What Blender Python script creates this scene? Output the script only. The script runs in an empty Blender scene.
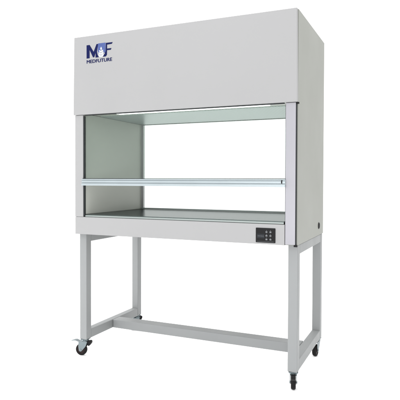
import bpy, bmesh, math, random
from mathutils import Vector, Matrix

scene = bpy.context.scene
C = scene.collection
PI = math.pi
ZO = 0.162                       # castor bottoms stand on the floor at z = 0

# ------------------------------------------------------------------ camera
cam_data = bpy.data.cameras.new('camera')
cam = bpy.data.objects.new('camera', cam_data)
C.objects.link(cam)
fw = Vector((-0.40809520815723756, 0.9127508267066877, -0.01855341909539132))
rt = Vector((0.9128831569382164, 0.4082113305194425, 0.002802037484065314))
up = Vector((-0.010131277924658264, 0.01579360572525066, 0.999823944115067))
m = Matrix.Identity(4)
for i in range(3):
    m[i][0] = rt[i]; m[i][1] = up[i]; m[i][2] = -fw[i]
m[0][3], m[1][3], m[2][3] = 1.9504228904183545, -2.521117994139051, 0.9238495041488956 + ZO
cam.matrix_world = m
cam_data.sensor_width = 36.0
cam_data.lens = 509.98585337 / 400 * 36.0
cam_data.shift_x = (200 - 198.858) / 400
cam_data.shift_y = (189.9537 - 200) / 400
cam_data.clip_start = 0.05
cam_data.clip_end = 500
scene.camera = cam

# ------------------------------------------------------------------ studio light
world = bpy.data.worlds.new('World')
scene.world = world
world.use_nodes = True
bg = world.node_tree.nodes['Background']
bg.inputs['Color'].default_value = (1.0, 1.0, 1.0, 1)
bg.inputs['Strength'].default_value = 1.5

def area(name, loc, target, size, power, col=(1, 1, 1)):
    d = bpy.data.lights.new(name, 'AREA')
    d.shape = 'RECTANGLE'; d.size, d.size_y = size
    d.energy = power; d.color = col
    o = bpy.data.objects.new(name, d); C.objects.link(o)
    o.location = loc
    o.rotation_euler = (Vector(target) - Vector(loc)).to_track_quat('-Z', 'Y').to_euler()
    return o
area('softbox_front', (-1.2, -5.0, 4.6), (0.6, 0.2, 1.0), (2.6, 1.8), 95, (0.98, 0.98, 1.0))
area('softbox_low', (1.7, -5.2, 0.55), (0.7, 0.3, 0.5), (3.2, 0.9), 105, (0.98, 0.98, 1.0))
area('softbox_left', (-2.3, 0.35, 1.15), (0.75, 0.35, 0.0), (2.4, 1.2), 95, (1.0, 1.0, 1.0))
area('softbox_top', (0.7, 0.2, 4.8), (0.7, 0.3, 0), (6.0, 5.0), 170, (1.0, 1.0, 1.0))

vs = scene.view_settings
vs.view_transform = 'Standard'; vs.look = 'None'
vs.exposure = 0.0; vs.gamma = 1.0
scene.render.engine = 'CYCLES'
scene.cycles.max_bounces = 10
scene.cycles.transparent_max_bounces = 12

# ------------------------------------------------------------------ materials
def mat(name, col, rough=0.5, metal=0.0, spec=0.5, bump=0.0, bscale=400, mottle=0.0, mscale=6, brushed=None):
    M = bpy.data.materials.new(name); M.use_nodes = True
    nt = M.node_tree; N = nt.nodes; L = nt.links
    b = N['Principled BSDF']
    b.inputs['Base Color'].default_value = (*col, 1)
    b.inputs['Roughness'].default_value = rough
    b.inputs['Metallic'].default_value = metal
    b.inputs['Specular IOR Level'].default_value = spec
    tc = N.new('ShaderNodeTexCoord')
    if mottle:
        n = N.new('ShaderNodeTexNoise'); n.inputs['Scale'].default_value = mscale
        n.inputs['Detail'].default_value = 5
        L.new(tc.outputs['Object'], n.inputs['Vector'])
        r = N.new('ShaderNodeMapRange')
        r.inputs['From Min'].default_value = 0.3; r.inputs['From Max'].default_value = 0.7
        r.inputs['To Min'].default_value = 1 - mottle; r.inputs['To Max'].default_value = 1 + mottle
        L.new(n.outputs['Fac'], r.inputs['Value'])
        mx = N.new('ShaderNodeVectorMath'); mx.operation = 'SCALE'
        mx.inputs[0].default_value = col
        L.new(r.outputs['Result'], mx.inputs['Scale'])
        L.new(mx.outputs['Vector'], b.inputs['Base Color'])
        r2 = N.new('ShaderNodeMapRange')
        r2.inputs['From Min'].default_value = 0.3; r2.inputs['From Max'].default_value = 0.7
        r2.inputs['To Min'].default_value = rough - 0.05; r2.inputs['To Max'].default_value = rough + 0.07
        L.new(n.outputs['Fac'], r2.inputs['Value'])
        L.new(r2.outputs['Result'], b.inputs['Roughness'])
    if bump:
        n2 = N.new('ShaderNodeTexNoise'); n2.inputs['Scale'].default_value = bscale
        n2.inputs['Detail'].default_value = 2
        if brushed:
            mp = N.new('ShaderNodeMapping'); mp.inputs['Scale'].default_value = brushed
            L.new(tc.outputs['Object'], mp.inputs['Vector']); L.new(mp.outputs['Vector'], n2.inputs['Vector'])
        else:
            L.new(tc.outputs['Object'], n2.inputs['Vector'])
        bp = N.new('ShaderNodeBump'); bp.inputs['Strength'].default_value = bump
        bp.inputs['Distance'].default_value = 0.0006
        L.new(n2.outputs['Fac'], bp.inputs['Height'])
        L.new(bp.outputs['Normal'], b.inputs['Normal'])
    return M

def glass(name, tint, refl=0.06):
    M = bpy.data.materials.new(name); M.use_nodes = True
    nt = M.node_tree; N = nt.nodes; L = nt.links
    N.remove(N['Principled BSDF'])
    t = N.new('ShaderNodeBsdfTransparent'); t.inputs['Color'].default_value = (*tint, 1)
    g = N.new('ShaderNodeBsdfGlossy'); g.inputs['Roughness'].default_value = 0.02
    f = N.new('ShaderNodeFresnel'); f.inputs['IOR'].default_value = 1.3
    x = N.new('ShaderNodeMixShader')
    L.new(f.outputs['Fac'], x.inputs['Fac'])
    L.new(t.outputs['BSDF'], x.inputs[1]); L.new(g.outputs['BSDF'], x.inputs[2])
    L.new(x.outputs['Shader'], N['Material Output'].inputs['Surface'])
    return M

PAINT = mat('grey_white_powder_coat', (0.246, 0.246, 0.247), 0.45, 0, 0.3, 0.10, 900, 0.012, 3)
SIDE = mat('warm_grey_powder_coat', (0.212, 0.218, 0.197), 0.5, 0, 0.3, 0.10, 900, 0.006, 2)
INNER = mat('inner_grey_green_sheet', (0.44, 0.45, 0.41), 0.45, 0, 0.3, 0.05, 900, 0.008, 3)
FRAME = mat('frame_grey_powder_coat', (0.190, 0.197, 0.198), 0.5, 0, 0.4, 0.12, 900, 0.02, 7)
ALU = mat('brushed_aluminium', (0.245, 0.242, 0.262), 0.45, 0.35, 0.5, 0.25, 60, 0.02, 5, (40, 40, 1.0))
RAILM = mat('anodised_rail', (0.295, 0.335, 0.35), 0.38, 0.4, 0.5, 0.15, 60, 0.02, 5, (1.0, 40, 40))
STEEL = mat('worktop_stainless_steel', (0.085, 0.104, 0.100), 0.22, 0.75, 0.5, 0.06, 50, 0.0, 5, (1.2, 60, 60))
STEEL.node_tree.nodes['Principled BSDF'].inputs['Specular Tint'].default_value = (0.33, 0.37, 0.36, 1)
TRIM = mat('satin_steel_edge', (0.235, 0.265, 0.255), 0.42, 0.3, 0.4, 0.06, 50, 0.02, 5)
ZINC = mat('zinc_plated_steel', (0.155, 0.185, 0.195), 0.36, 0.85, 0.5, 0.2, 200, 0.06, 40)
RUBBER = mat('black_rubber', (0.007, 0.0065, 0.0065), 0.6, 0, 0.12, 0.3, 300, 0.1, 30)
HUBM = mat('grey_brown_nylon_hub', (0.016, 0.010, 0.010), 0.55, 0, 0.15, 0.1, 300, 0.08, 40)
BLACKP = mat('black_plastic', (0.006, 0.006, 0.0065), 0.4, 0, 0.12, 0.1, 500, 0.05, 20)
GASKET = mat('dark_gasket', (0.02, 0.023, 0.024), 0.6, 0, 0.15, 0.2, 300, 0.1, 20)
SEALM = mat('grey_window_seal', (0.13, 0.145, 0.14), 0.6, 0, 0.15, 0.1, 300, 0.1, 20)
NAVY = mat('navy_print', (0.002, 0.005, 0.048), 0.55, 0, 0.1, 0.05, 300, 0.05, 60)
PERI = mat('periwinkle_print', (0.055, 0.08, 0.21), 0.55, 0, 0.1, 0.05, 300, 0.05, 60)
LEAFM = mat('white_print', (0.38, 0.39, 0.41), 0.55, 0, 0.1, 0.05, 300, 0.05, 60)
KEYM = mat('grey_key_print', (0.115, 0.12, 0.125), 0.5, 0, 0.4, 0.1, 300, 0.05, 60)
DISPM = mat('dark_grey_display', (0.010, 0.012, 0.015), 0.2, 0, 0.2, 0.02, 300, 0.05, 60)
SEGM = mat('dim_grey_digits', (0.065, 0.07, 0.075), 0.4, 0, 0.4, 0.02, 300, 0.05, 60)
FLOORM = mat('white_studio_floor', (0.94, 0.94, 0.94), 0.85, 0, 0.1, 0.05, 100, 0.008, 2)
GLASSF = glass('sash_glass', (0.935, 0.972, 0.953))
GLASSR = glass('rear_glass', (0.985, 0.995, 0.99))

# perforated air diffuser: pale sheet with rows of small round holes
DIFF = mat('perforated_diffuser', (0.345, 0.40, 0.39), 0.35, 0.25, 0.5, 0, 0, 0, 0)
def perforate(M, pitch, rad):
    nt = M.node_tree; N = nt.nodes; L = nt.links
    b = N['Principled BSDF']
    tc = [n for n in N if n.type == 'TEX_COORD'][0]
    mp = N.new('ShaderNodeVectorMath'); mp.operation = 'SCALE'; mp.inputs['Scale'].default_value = 1 / pitch
    L.new(tc.outputs['Object'], mp.inputs[0])
    fr = N.new('ShaderNodeVectorMath'); fr.operation = 'FRACTION'; L.new(mp.outputs[0], fr.inputs[0])
    sb = N.new('ShaderNodeVectorMath'); sb.operation = 'SUBTRACT'; sb.inputs[1].default_value = (0.5, 0.5, 0.5)
    L.new(fr.outputs[0], sb.inputs[0])
    ml = N.new('ShaderNodeVectorMath'); ml.operation = 'MULTIPLY'; ml.inputs[1].default_value = (1, 1, 0)
    L.new(sb.outputs[0], ml.inputs[0])
    ln = N.new('ShaderNodeVectorMath'); ln.operation = 'LENGTH'; L.new(ml.outputs[0], ln.inputs[0])
    lt = N.new('ShaderNodeMath'); lt.operation = 'LESS_THAN'; lt.inputs[1].default_value = rad
    L.new(ln.outputs['Value'], lt.inputs[0])
    mx = N.new('ShaderNodeMix'); mx.data_type = 'RGBA'
    mx.inputs['A'].default_value = b.inputs['Base Color'].default_value
    mx.inputs['B'].default_value = (0.16, 0.19, 0.185, 1)
    L.new(lt.outputs[0], mx.inputs['Factor'])
    L.new(mx.outputs['Result'], b.inputs['Base Color'])
perforate(DIFF, 0.018, 0.27)

LAMP = bpy.data.materials.new('lit_lamp_cover'); LAMP.use_nodes = True
_b = LAMP.node_tree.nodes['Principled BSDF']
_b.inputs['Base Color'].default_value = (0.85, 0.88, 0.88, 1)
_b.inputs['Roughness'].default_value = 0.4
_b.inputs['Emission Color'].default_value = (0.93, 1.0, 0.98, 1)
_b.inputs['Emission Strength'].default_value = 2.3

# ------------------------------------------------------------------ mesh helpers
def bx(bm, x0, x1, y0, y1, z0, z1, bev=0.0, seg=2):
    r = bmesh.ops.create_cube(bm, size=1.0)
    for v in r['verts']:
        v.co = Vector(((x0 + x1) / 2 + v.co.x * (x1 - x0), (y0 + y1) / 2 + v.co.y * (y1 - y0), (z0 + z1) / 2 + v.co.z * (z1 - z0)))
    if bev:
        es = list({e for v in r['verts'] for e in v.link_edges})
        bmesh.ops.bevel(bm, geom=es, offset=bev, segments=seg, profile=0.5, affect='EDGES')

def lathe(bm, prof, axis_m, n=32, close=True):
    """profile of (radius, height) turned round local Z, then moved by axis_m"""
    rings = []
    for r, h in prof:
        rings.append([bm.verts.new(axis_m @ Vector((r * math.cos(2 * PI * k / n), r * math.sin(2 * PI * k / n), h))) for k in range(n)])
    for a, b in zip(rings, rings[1:]):
        for k in range(n):
            bm.faces.new((a[k], a[(k + 1) % n], b[(k + 1) % n], b[k]))
    if close:
        bm.faces.new(list(reversed(rings[0]))); bm.faces.new(rings[-1])

def extrude_poly(bm, pts, fn, d0, d1):
    """flat outline pts pushed from depth d0 to d1; fn maps (a, b, d) to 3D"""
    A = [bm.verts.new(fn(a, b, d0)) for a, b in pts]
    B = [bm.verts.new(fn(a, b, d1)) for a, b in pts]
    n = len(pts)
    bm.faces.new(A); bm.faces.new(list(reversed(B)))
    for k in range(n):
        bm.faces.new((A[k], B[k], B[(k + 1) % n], A[(k + 1) % n]))

def obj(name, bm, M, parent=None, off=ZO, smooth=True):
    if off:
        bmesh.ops.translate(bm, verts=bm.verts, vec=(0, 0, off))
    bmesh.ops.recalc_face_normals(bm, faces=bm.faces)
    me = bpy.data.meshes.new(name); bm.to_mesh(me); bm.free()
    if smooth:
        me.shade_smooth(); me.set_sharp_from_angle(angle=math.radians(50))
    me.materials.append(M)
    o = bpy.data.objects.new(name, me); C.objects.link(o)
    if smooth:
        w = o.modifiers.new('normals', 'WEIGHTED_NORMAL'); w.keep_sharp = True
    if parent: o.parent = parent
    return o

def box(name, M, parent, dims, bev=0.002, seg=2):
    bm = bmesh.new(); bx(bm, *dims, bev, seg); return obj(name, bm, M, parent)

# ------------------------------------------------------------------ setting
bm = bmesh.new()
vs_ = [bm.verts.new((x, y, 0)) for x, y in ((-60, -60), (60, -60), (60, 60), (-60, 60))]
bm.faces.new(vs_)
fl = obj('floor', bm, FLOORM, None, 0, False)
fl['kind'] = 'structure'

# ------------------------------------------------------------------ the bench
W, D = 1.36, 0.7043
H, ZH, ZC, ZW = 1.781, 1.3162, 0.5975, 0.702
T = 0.060
bench = bpy.data.objects.new('clean_bench', None); C.objects.link(bench)
bench['label'] = 'pale grey laminar flow clean bench with an open glazed workspace on a four-wheeled tube stand'
bench['category'] = 'clean bench'

# cabinet shell: folded sheet
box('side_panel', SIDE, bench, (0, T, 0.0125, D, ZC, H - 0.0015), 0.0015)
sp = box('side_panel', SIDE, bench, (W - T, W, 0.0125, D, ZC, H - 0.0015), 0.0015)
bm = bmesh.new(); bx(bm, -0.0055, W + 0.0005, -0.0095, 0.0120, ZH, H, 0.0035, 3)
for v in bm.verts:                                   # the hood narrows a touch towards its top
    t = (v.co.z - ZH) / (H - ZH)
    v.co.x += t * (0.0065 if v.co.x < W / 2 else -0.0040)
hood = obj('hood_panel', bm, PAINT, bench)
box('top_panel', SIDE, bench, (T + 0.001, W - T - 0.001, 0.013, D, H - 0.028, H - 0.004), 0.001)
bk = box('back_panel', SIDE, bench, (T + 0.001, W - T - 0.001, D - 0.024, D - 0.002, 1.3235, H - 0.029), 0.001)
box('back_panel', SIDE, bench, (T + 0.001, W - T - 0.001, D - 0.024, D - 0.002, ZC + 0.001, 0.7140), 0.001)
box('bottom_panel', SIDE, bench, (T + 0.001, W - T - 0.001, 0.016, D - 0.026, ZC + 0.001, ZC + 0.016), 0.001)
# inner linings of the side walls
box('inner_wall', INNER, bench, (T + 0.0005, T + 0.0025, 0.018, D - 0.026, 0.7190, 1.3225), 0)
box('inner_wall', INNER, bench, (W - T - 0.0025, W - T - 0.0005, 0.018, D - 0.026, 0.7190, 1.3225), 0)

# front posts: brushed aluminium, dark gap against the side panel
bm = bmesh.new()
bx(bm, 0.0, T - 0.0015, 0.0, 0.0115, ZW + 0.001, ZH - 0.0015, 0.0015)
obj('front_post', bm, PAINT, bench)
bm = bmesh.new()
bx(bm, W - T, W - 0.0088, 0.0, 0.0115, ZC + 0.004, ZH - 0.0015, 0.0015)
obj('front_post', bm, ALU, bench)
box('gasket', GASKET, bench, (W - 0.0084, W - 0.0040, 0.0035, 0.0120, ZC, ZH - 0.001), 0.0005)
bm = bmesh.new(); bx(bm, W - 0.016, W + 0.002, -0.001, 0.0105, ZC - 0.006, ZC + 0.0035, 0.0012)
obj('end_cap', bm, BLACKP, bench)
bm = bmesh.new(); bx(bm, W - 0.012, W + 0.007, 0.001, 0.0095, ZH - 0.009, ZH - 0.0005, 0.0012)
obj('end_cap', bm, BLACKP, bench)
# dark channels in which the sash runs
for x0, x1 in ((T - 0.0005, T + 0.0058), (W - T - 0.0022, W - T + 0.0005)):
    box('sash_channel', GASKET, bench, (x0, x1, 0.0035, 0.0175, ZW + 0.001, ZH - 0.008), 0.0006)
box('gasket', GASKET, bench, (T + 0.008, W - T - 0.008, 0.0010, 0.0110, ZH - 0.0048, ZH - 0.0004), 0.0008)

# apron below the opening
apron = box('apron', PAINT, bench, (0.0, W - T - 0.0025, 0.0, 0.0150, ZC, ZW), 0.0025, 3)
box('gasket', GASKET, bench, (W - T - 0.0020, W - T - 0.0004, 0.0030, 0.0115, ZC + 0.001, ZW + 0.0005), 0)

# worktop: stainless tray with rolled front nose and a low upstand at the back
bm = bmesh.new()
bx(bm, T + 0.008, W - T - 0.008, 0.0160, D - 0.026, 0.7030, 0.7170, 0.003, 3)
top = obj('worktop', bm, STEEL, bench)
box('worktop_nose', TRIM, bench, (T + 0.008, W - T - 0.008, 0.0065, 0.0155, ZW + 0.0008, 0.7130), 0.003, 3)
box('upstand', TRIM, bench, (T + 0.008, W - T - 0.008, D - 0.0335, D - 0.0265, 0.7175, 0.7270), 0.0015)

# back glass with frame
bm = bmesh.new(); bx(bm, T + 0.019, W - T - 0.019, D - 0.0190, D - 0.0140, 0.7165, 1.3225, 0)
rw = obj('rear_window', bm, GLASSR, bench, smooth=False)
box('window_jamb', PAINT, rw, (T + 0.001, T + 0.016, D - 0.024, D - 0.002, 0.7150, 1.3230), 0.001)
box('window_jamb', PAINT, rw, (W - T - 0.016, W - T - 0.001, D - 0.024, D - 0.002, 0.7150, 1.3230), 0.001)
bm = bmesh.new()
bx(bm, T + 0.0162, T + 0.0188, D - 0.022, D - 0.004, 0.7150, 1.3230, 0)
bx(bm, W - T - 0.0188, W - T - 0.0162, D - 0.022, D - 0.004, 0.7150, 1.3230, 0)
bx(bm, T + 0.019, W - T - 0.019, D - 0.0135, D - 0.004, 1.3210, 1.3230, 0)
obj('window_seal', bm, SEALM, rw)

# ceiling of the workspace: perforated diffuser and lamp behind the hood
bm = bmesh.new(); bx(bm, T + 0.004, W - T - 0.004, 0.1755, D - 0.026, 1.3240, 1.3300, 0)
obj('diffuser', bm, DIFF, bench, smooth=False)
bm = bmesh.new(); bx(bm, T + 0.004, W - T - 0.004, 0.020, 0.1750, 1.3260, 1.3340, 0)
lh = obj('lamp_housing', bm, INNER, bench, smooth=False)
bm = bmesh.new(); bx(bm, 0.25, W - 0.17, 0.060, 0.106, 1.3195, 1.3255, 0.003)
obj('lamp_cover', bm, LAMP, lh)

# glass sash with its aluminium handle rail
bm = bmesh.new(); bx(bm, T + 0.002, W - T - 0.002, 0.0075, 0.0125, 0.9000, 1.3080, 0)
sash = obj('sash', bm, GLASSF, bench, smooth=False)
prof = [(0.0065, 0.892), (-0.0105, 0.892), (-0.0115, 0.8935), (-0.0115, 0.9035), (-0.0095, 0.9050), (-0.0035, 0.9050), (-0.0035, 0.9085),
        (-0.0075, 0.9105), (-0.0075, 0.9210), (-0.0035, 0.9230), (-0.0035, 0.9262), (-0.0105, 0.9272), (-0.0115, 0.9285), (-0.0105, 0.9310), (0.0065, 0.9322)]
bm = bmesh.new(); extrude_poly(bm, prof, lambda a, b, d: Vector((d, a, b)), T - 0.006, W - T + 0.001)
rail = obj('handle_rail', bm, RAILM, sash, smooth=False)
box('rail_stop', BLACKP, sash, (W - T - 0.020, W - T - 0.014, -0.0090, -0.0036, 0.9090, 0.9258), 0.001)
bm = bmesh.new()
bx(bm, T - 0.002, W - T - 0.002, -0.0040, 0.0065, 0.9326, 0.9350, 0.0006)
obj('rail_seal', bm, GASKET, sash)

# cable port in the right-hand side panel
ax = Matrix.Translation((W, 0.562, 0.655)) @ Matrix.Rotation(PI / 2, 4, 'Y')
bm = bmesh.new(); lathe(bm, [(0.0195, 0.0002), (0.0195, 0.0025), (0.0178, 0.0042), (0.0150, 0.0042), (0.0140, 0.0020)], ax, 36)
obj('cable_port', bm, BLACKP, sp)

# ---- control panel
cp = box('control_panel', BLACKP, bench, (1.147, 1.2505, -0.0042, -0.0002, 0.6065, 0.6815), 0.0025, 3)
box('display', DISPM, cp, (1.1545, 1.1930, -0.0050, -0.0043, 0.6290, 0.6510), 0.0003)
bm = bmesh.new()
for k in range(4):                                   # four dim dashes on the display
    x = 1.158 + k * 0.0085
    bx(bm, x, x + 0.0062, -0.0055, -0.0051, 0.6385, 0.6412, 0)
obj('display_digits', bm, SEGM, cp, smooth=False)
for cx in (1.2045, 1.2255):
    for cz in (0.6235, 0.6425, 0.6615):
        bm = bmesh.new()
        bx(bm, cx - 0.0050, cx + 0.0050, -0.0056, -0.0043, cz - 0.0040, cz + 0.0038, 0.0010)
        obj('button', bm, KEYM, cp)
        bm = bmesh.new()
        lathe(bm, [(0.0015, 0), (0.0015, 0.0012)], Matrix.Translation((cx, -0.0043, cz + 0.0078)) @ Matrix.Rotation(PI / 2, 4, 'X'), 12)
        obj('indicator', bm, KEYM, cp)
bm = bmesh.new(); bx(bm, 1.1545, 1.2430, -0.0048, -0.0043, 0.6115, 0.6128, 0)
obj('trim_line', bm, SEGM, cp, smooth=False)

# ---- printed mark on the hood
YF = -0.0097
def flat(bm, pts, d0=0.0, d1=0.0005):
    extrude_poly(bm, pts, lambda a, b, d: Vector((a, YF - d, b)), d0, d1)
LX, LZ = 0.093, 1.6475
def P(*pp): return [(LX + a * 0.184, LZ + b * 0.0785) for a, b in pp]
bm = bmesh.new()
flat(bm, P((0, 0), (.12, 0), (.12, .62), (.25, .04), (.30, .04), (.355, .36), (.345, 0), (.475, 0), (.425, .22), (.405, .42), (.435, .80), (.445, 1), (.385, 1), (.275, .45), (.12, 1), (0, 1)))   # M
flat(bm, P((.62, 0), (.745, 0), (.785, .12), (.79, .45), (.93, .45), (.955, .57), (.79, .57), (.79, .86), (.97, .88), (1, 1), (.742, 1), (.735, .40), (.70, .22)))   # F
logo = obj('printed_mark', bm, NAVY, bench, smooth=False)
bm = bmesh.new()                                                              # pale blue tower of strips behind the sprig
for a0, a1, b0 in ((0.452, 0.500, 0.30), (0.504, 0.548, 0.46), (0.552, 0.596, 0.56), (0.600, 0.644, 0.46), (0.648, 0.694, 0.30), (0.698, 0.730, 0.26)):
    flat(bm, P((a0, b0), (a1, b0), (a1, 1.03), (a0, 1.03)))
flat(bm, P((0.435, 0.44), (0.450, 0.44), (0.450, 1.0), (0.445, 1.0)))
obj('printed_strips', bm, PERI, logo, smooth=False)
bm = bmesh.new()                                                              # white sprig of leaves
def leaf(a, b, ang, ln, wd):
    n = 9; L_, R_ = [], []
    for k in range(n):
        t = k / (n - 1); w = wd * math.sin(PI * t ** 0.8) * (1 - 0.25 * t)
        ca, sa = math.cos(ang), math.sin(ang)
        L_.append((a + ca * ln * t - sa * w, b + (sa * ln * t + ca * w) * 2.34))
        R_.append((a + ca * ln * t + sa * w, b + (sa * ln * t - ca * w) * 2.34))
    pts = L_ + list(reversed(R_[1:-1]))
    flat(bm, P(*pts), 0.0006, 0.0010)
leaf(0.565, 0.52, PI / 2, 0.105, 0.036)
for b, ln, wd in ((0.36, 0.105, 0.030), (0.18, 0.125, 0.034), (0.0, 0.14, 0.036)):
    leaf(0.572, b, PI / 2 - 0.85, ln, wd); leaf(0.558, b, PI / 2 + 0.85, ln, wd)
flat(bm, P((0.555, -0.02), (0.575, -0.02), (0.57, 0.62), (0.56, 0.62)), 0.0003, 0.0006)
obj('printed_sprig', bm, LEAFM, logo, smooth=False)

def text_mesh(name, body, x, z, width, height, M, parent):
    cu = bpy.data.curves.new(name, 'FONT'); cu.body = body; cu.size = 1.0; cu.extrude = 0.0; cu.offset = 0.0
    tmp = bpy.data.objects.new(name, cu); C.objects.link(tmp)
    dg = bpy.context.evaluated_depsgraph_get(); dg.update()
    me = bpy.data.meshes.new_from_object(tmp.evaluated_get(dg))
    bpy.data.objects.remove(tmp); bpy.data.curves.remove(cu)
    xs = [v.co.x for v in me.vertices]; ys = [v.co.y for v in me.vertices]
    x0, x1, y0, y1 = min(xs), max(xs), min(ys), max(ys)
    for v in me.vertices:
        v.co = Vector((x + (v.co.x - x0) / (x1 - x0) * (width - 0.0024), YF - 0.0003, z + (v.co.y - y0) / (y1 - y0) * (height - 0.001) + ZO))
    bm = bmesh.new(); bm.from_mesh(me)                # heavier strokes
    src = list(bm.faces)
    for k, (dx, dz) in enumerate(((0.0012, 0.0010), (0.0024, 0.0), (0.0012, 0.0005))):
        g = bmesh.ops.duplicate(bm, geom=src)
        bmesh.ops.translate(bm, verts=[e for e in g['geom'] if isinstance(e, bmesh.types.BMVert)], vec=(dx, -0.0001 * (k + 1), dz))
    bm.to_mesh(me); bm.free()
    me.name = name; me.materials.clear(); me.materials.append(M)
    o = bpy.data.objects.new(name, me); C.objects.link(o); o.parent = parent
    return o
text_mesh('printed_lettering', 'MEDFUTURE', 0.0935, 1.6175, 0.180, 0.0205, NAVY, logo)

# ------------------------------------------------------------------ tube stand
A0, A1, LW = 0.0034, W - 0.0034, 0.0501
Y0, Y1 = 0.0389, 0.6985
ZL, ZT = -0.0560, ZC - 0.0008
BH = 0.0550
B = 0.004
for x0, x1 in ((A0, A0 + LW), (A1 - LW, A1)):
    for y0, y1 in ((Y0, Y0 + LW), (Y1 - LW, Y1)):
        box('leg', FRAME, bench, (x0, x1, y0, y1, ZL, ZT), B, 3)
    for z0, z1 in ((ZL + 0.0004, ZL + BH), (ZT - LW, ZT - 0.0004)):
        box('side_rail', FRAME, bench, (x0 + 0.0006, x1 - 0.0006, Y0 + LW + 0.0004, Y1 - LW - 0.0004, z0, z1), B, 3)
box('cross_bar', FRAME, bench, (A0 + LW + 0.0004, A1 - LW - 0.0004, 0.3267, 0.4066, ZL + 0.0006, ZL + BH + 0.0003), B, 3)
box('back_rail', FRAME, bench, (A0 + LW + 0.0004, A1 - LW - 0.0004, Y1 - LW + 0.001, Y1 - 0.001, ZT - LW, ZT - 0.0006), B, 3)

# ------------------------------------------------------------------ castors
CH = ZL + ZO                   # height of the leg bottoms
RW = 0.0365
def caster(pos, trail, brake):
    """trail: direction (angle) in which the wheel hangs off its pivot"""
    t = bpy.data.objects.new('caster', None); C.objects.link(t)
    t.parent = bench; t.location = (pos[0], pos[1], 0); t.rotation_euler = (0, 0, trail)
    def part(name, bm, M): return obj(name, bm, M, t, 0)
    bm = bmesh.new()
    bx(bm, -0.024, 0.024, -0.024, 0.024, CH - 0.0042, CH - 0.0004, 0.001)
    part('mounting_plate', bm, ZINC)
    bm = bmesh.new()
    lathe(bm, [(0.014, CH - 0.016), (0.020, CH - 0.0145), (0.0215, CH - 0.010), (0.019, CH - 0.006), (0.015, CH - 0.0044)], Matrix.Identity(4), 28)
    part('swivel_ring', bm, ZINC)
    ox = 0.027
    bm = bmesh.new()
    # bridge over the wheel and two tapering cheeks down to the axle
    bx(bm, -0.018, 0.036, -0.0175, 0.0175, CH - 0.0200, CH - 0.0162, 0.0012)
    for s in (-1, 1):
        pts = [(-0.018, CH - 0.0166), (0.040, CH - 0.0166), (0.041, RW + 0.020), (ox + 0.010, RW - 0.006), (ox + 0.003, RW - 0.0105), (ox - 0.006, RW - 0.0085), (-0.006, RW + 0.022)]
        extrude_poly(bm, pts, lambda a, b, d: Vector((a, d, b)), s * 0.0150, s * 0.0174)
    part('fork', bm, ZINC)
    bm = bmesh.new()
    mw = Matrix.Translation((ox, 0, RW)) @ Matrix.Rotation(PI / 2, 4, 'X')
    lathe(bm, [(0.0255, -0.0125), (0.0320, -0.0120), (0.0355, -0.0085), (0.0365, -0.0035), (0.0365, 0.0035), (0.0355, 0.0085), (0.0320, 0.0120), (0.0255, 0.0125)], mw, 40, False)
    part('tyre', bm, RUBBER)
    bm = bmesh.new()
    lathe(bm, [(0.0100, -0.0140), (0.0120, -0.0115), (0.0235, -0.0095), (0.0257, -0.0122), (0.0257, 0.0122), (0.0235, 0.0095), (0.0120, 0.0115), (0.0100, 0.0140)], mw, 40)
    part('hub', bm, HUBM)
    bm = bmesh.new()
    lathe(bm, [(0.0052, -0.0205), (0.0064, -0.0195), (0.0064, -0.0176), (0.0040, -0.0175), (0.0040, 0.0175), (0.0064, 0.0176), (0.0064, 0.0195), (0.0052, 0.0205)], mw, 20)
    part('axle_bolt', bm, ZINC)
    if brake:
        bm = bmesh.new()                              # foot lever reaching out past the wheel
        path = [(0.030, CH - 0.0225), (0.048, CH - 0.0200), (0.062, CH - 0.0150), (0.078, CH - 0.0165), (0.094, CH - 0.0215)]
        wds = [0.013, 0.0145, 0.015, 0.0145, 0.010]
        th = 0.0032
        rings = []
        for (a, b), w in zip(path, wds):
            rings.append([bm.verts.new((a, -w, b)), bm.verts.new((a, w, b)), bm.verts.new((a, w, b + th)), bm.verts.new((a, -w, b + th))])
        for p, q in zip(rings, rings[1:]):
            for k in range(4):
                bm.faces.new((p[k], p[(k + 1) % 4], q[(k + 1) % 4], q[k]))
        bm.faces.new(rings[0]); bm.faces.new(list(reversed(rings[-1])))
        part('brake_pedal', bm, ZINC)
    bm = bmesh.new()
    pts = [(-0.0185, CH - 0.012), (-0.036, CH - 0.010), (-0.042, CH - 0.016), (-0.040, CH - 0.028), (-0.027, CH - 0.044), (-0.0185, CH - 0.040)]
    extrude_poly(bm, pts, lambda a, b, d: Vector((a, d, b)), -0.0125, 0.0125)
    bmesh.ops.bevel(bm, geom=list(bm.edges), offset=0.0018, segments=2, profile=0.5, affect='EDGES')
    part('brake_block', bm, BLACKP)
    return t
cx0, cx1 = A0 + LW / 2, A1 - LW / 2
cy0, cy1 = Y0 + LW / 2, Y1 - LW / 2
caster((cx0, cy0), math.radians(190), True)
caster((cx1, cy0), math.radians(103), True)
caster((cx1, cy1), math.radians(-95), False)
caster((cx0, cy1), math.radians(238), False)
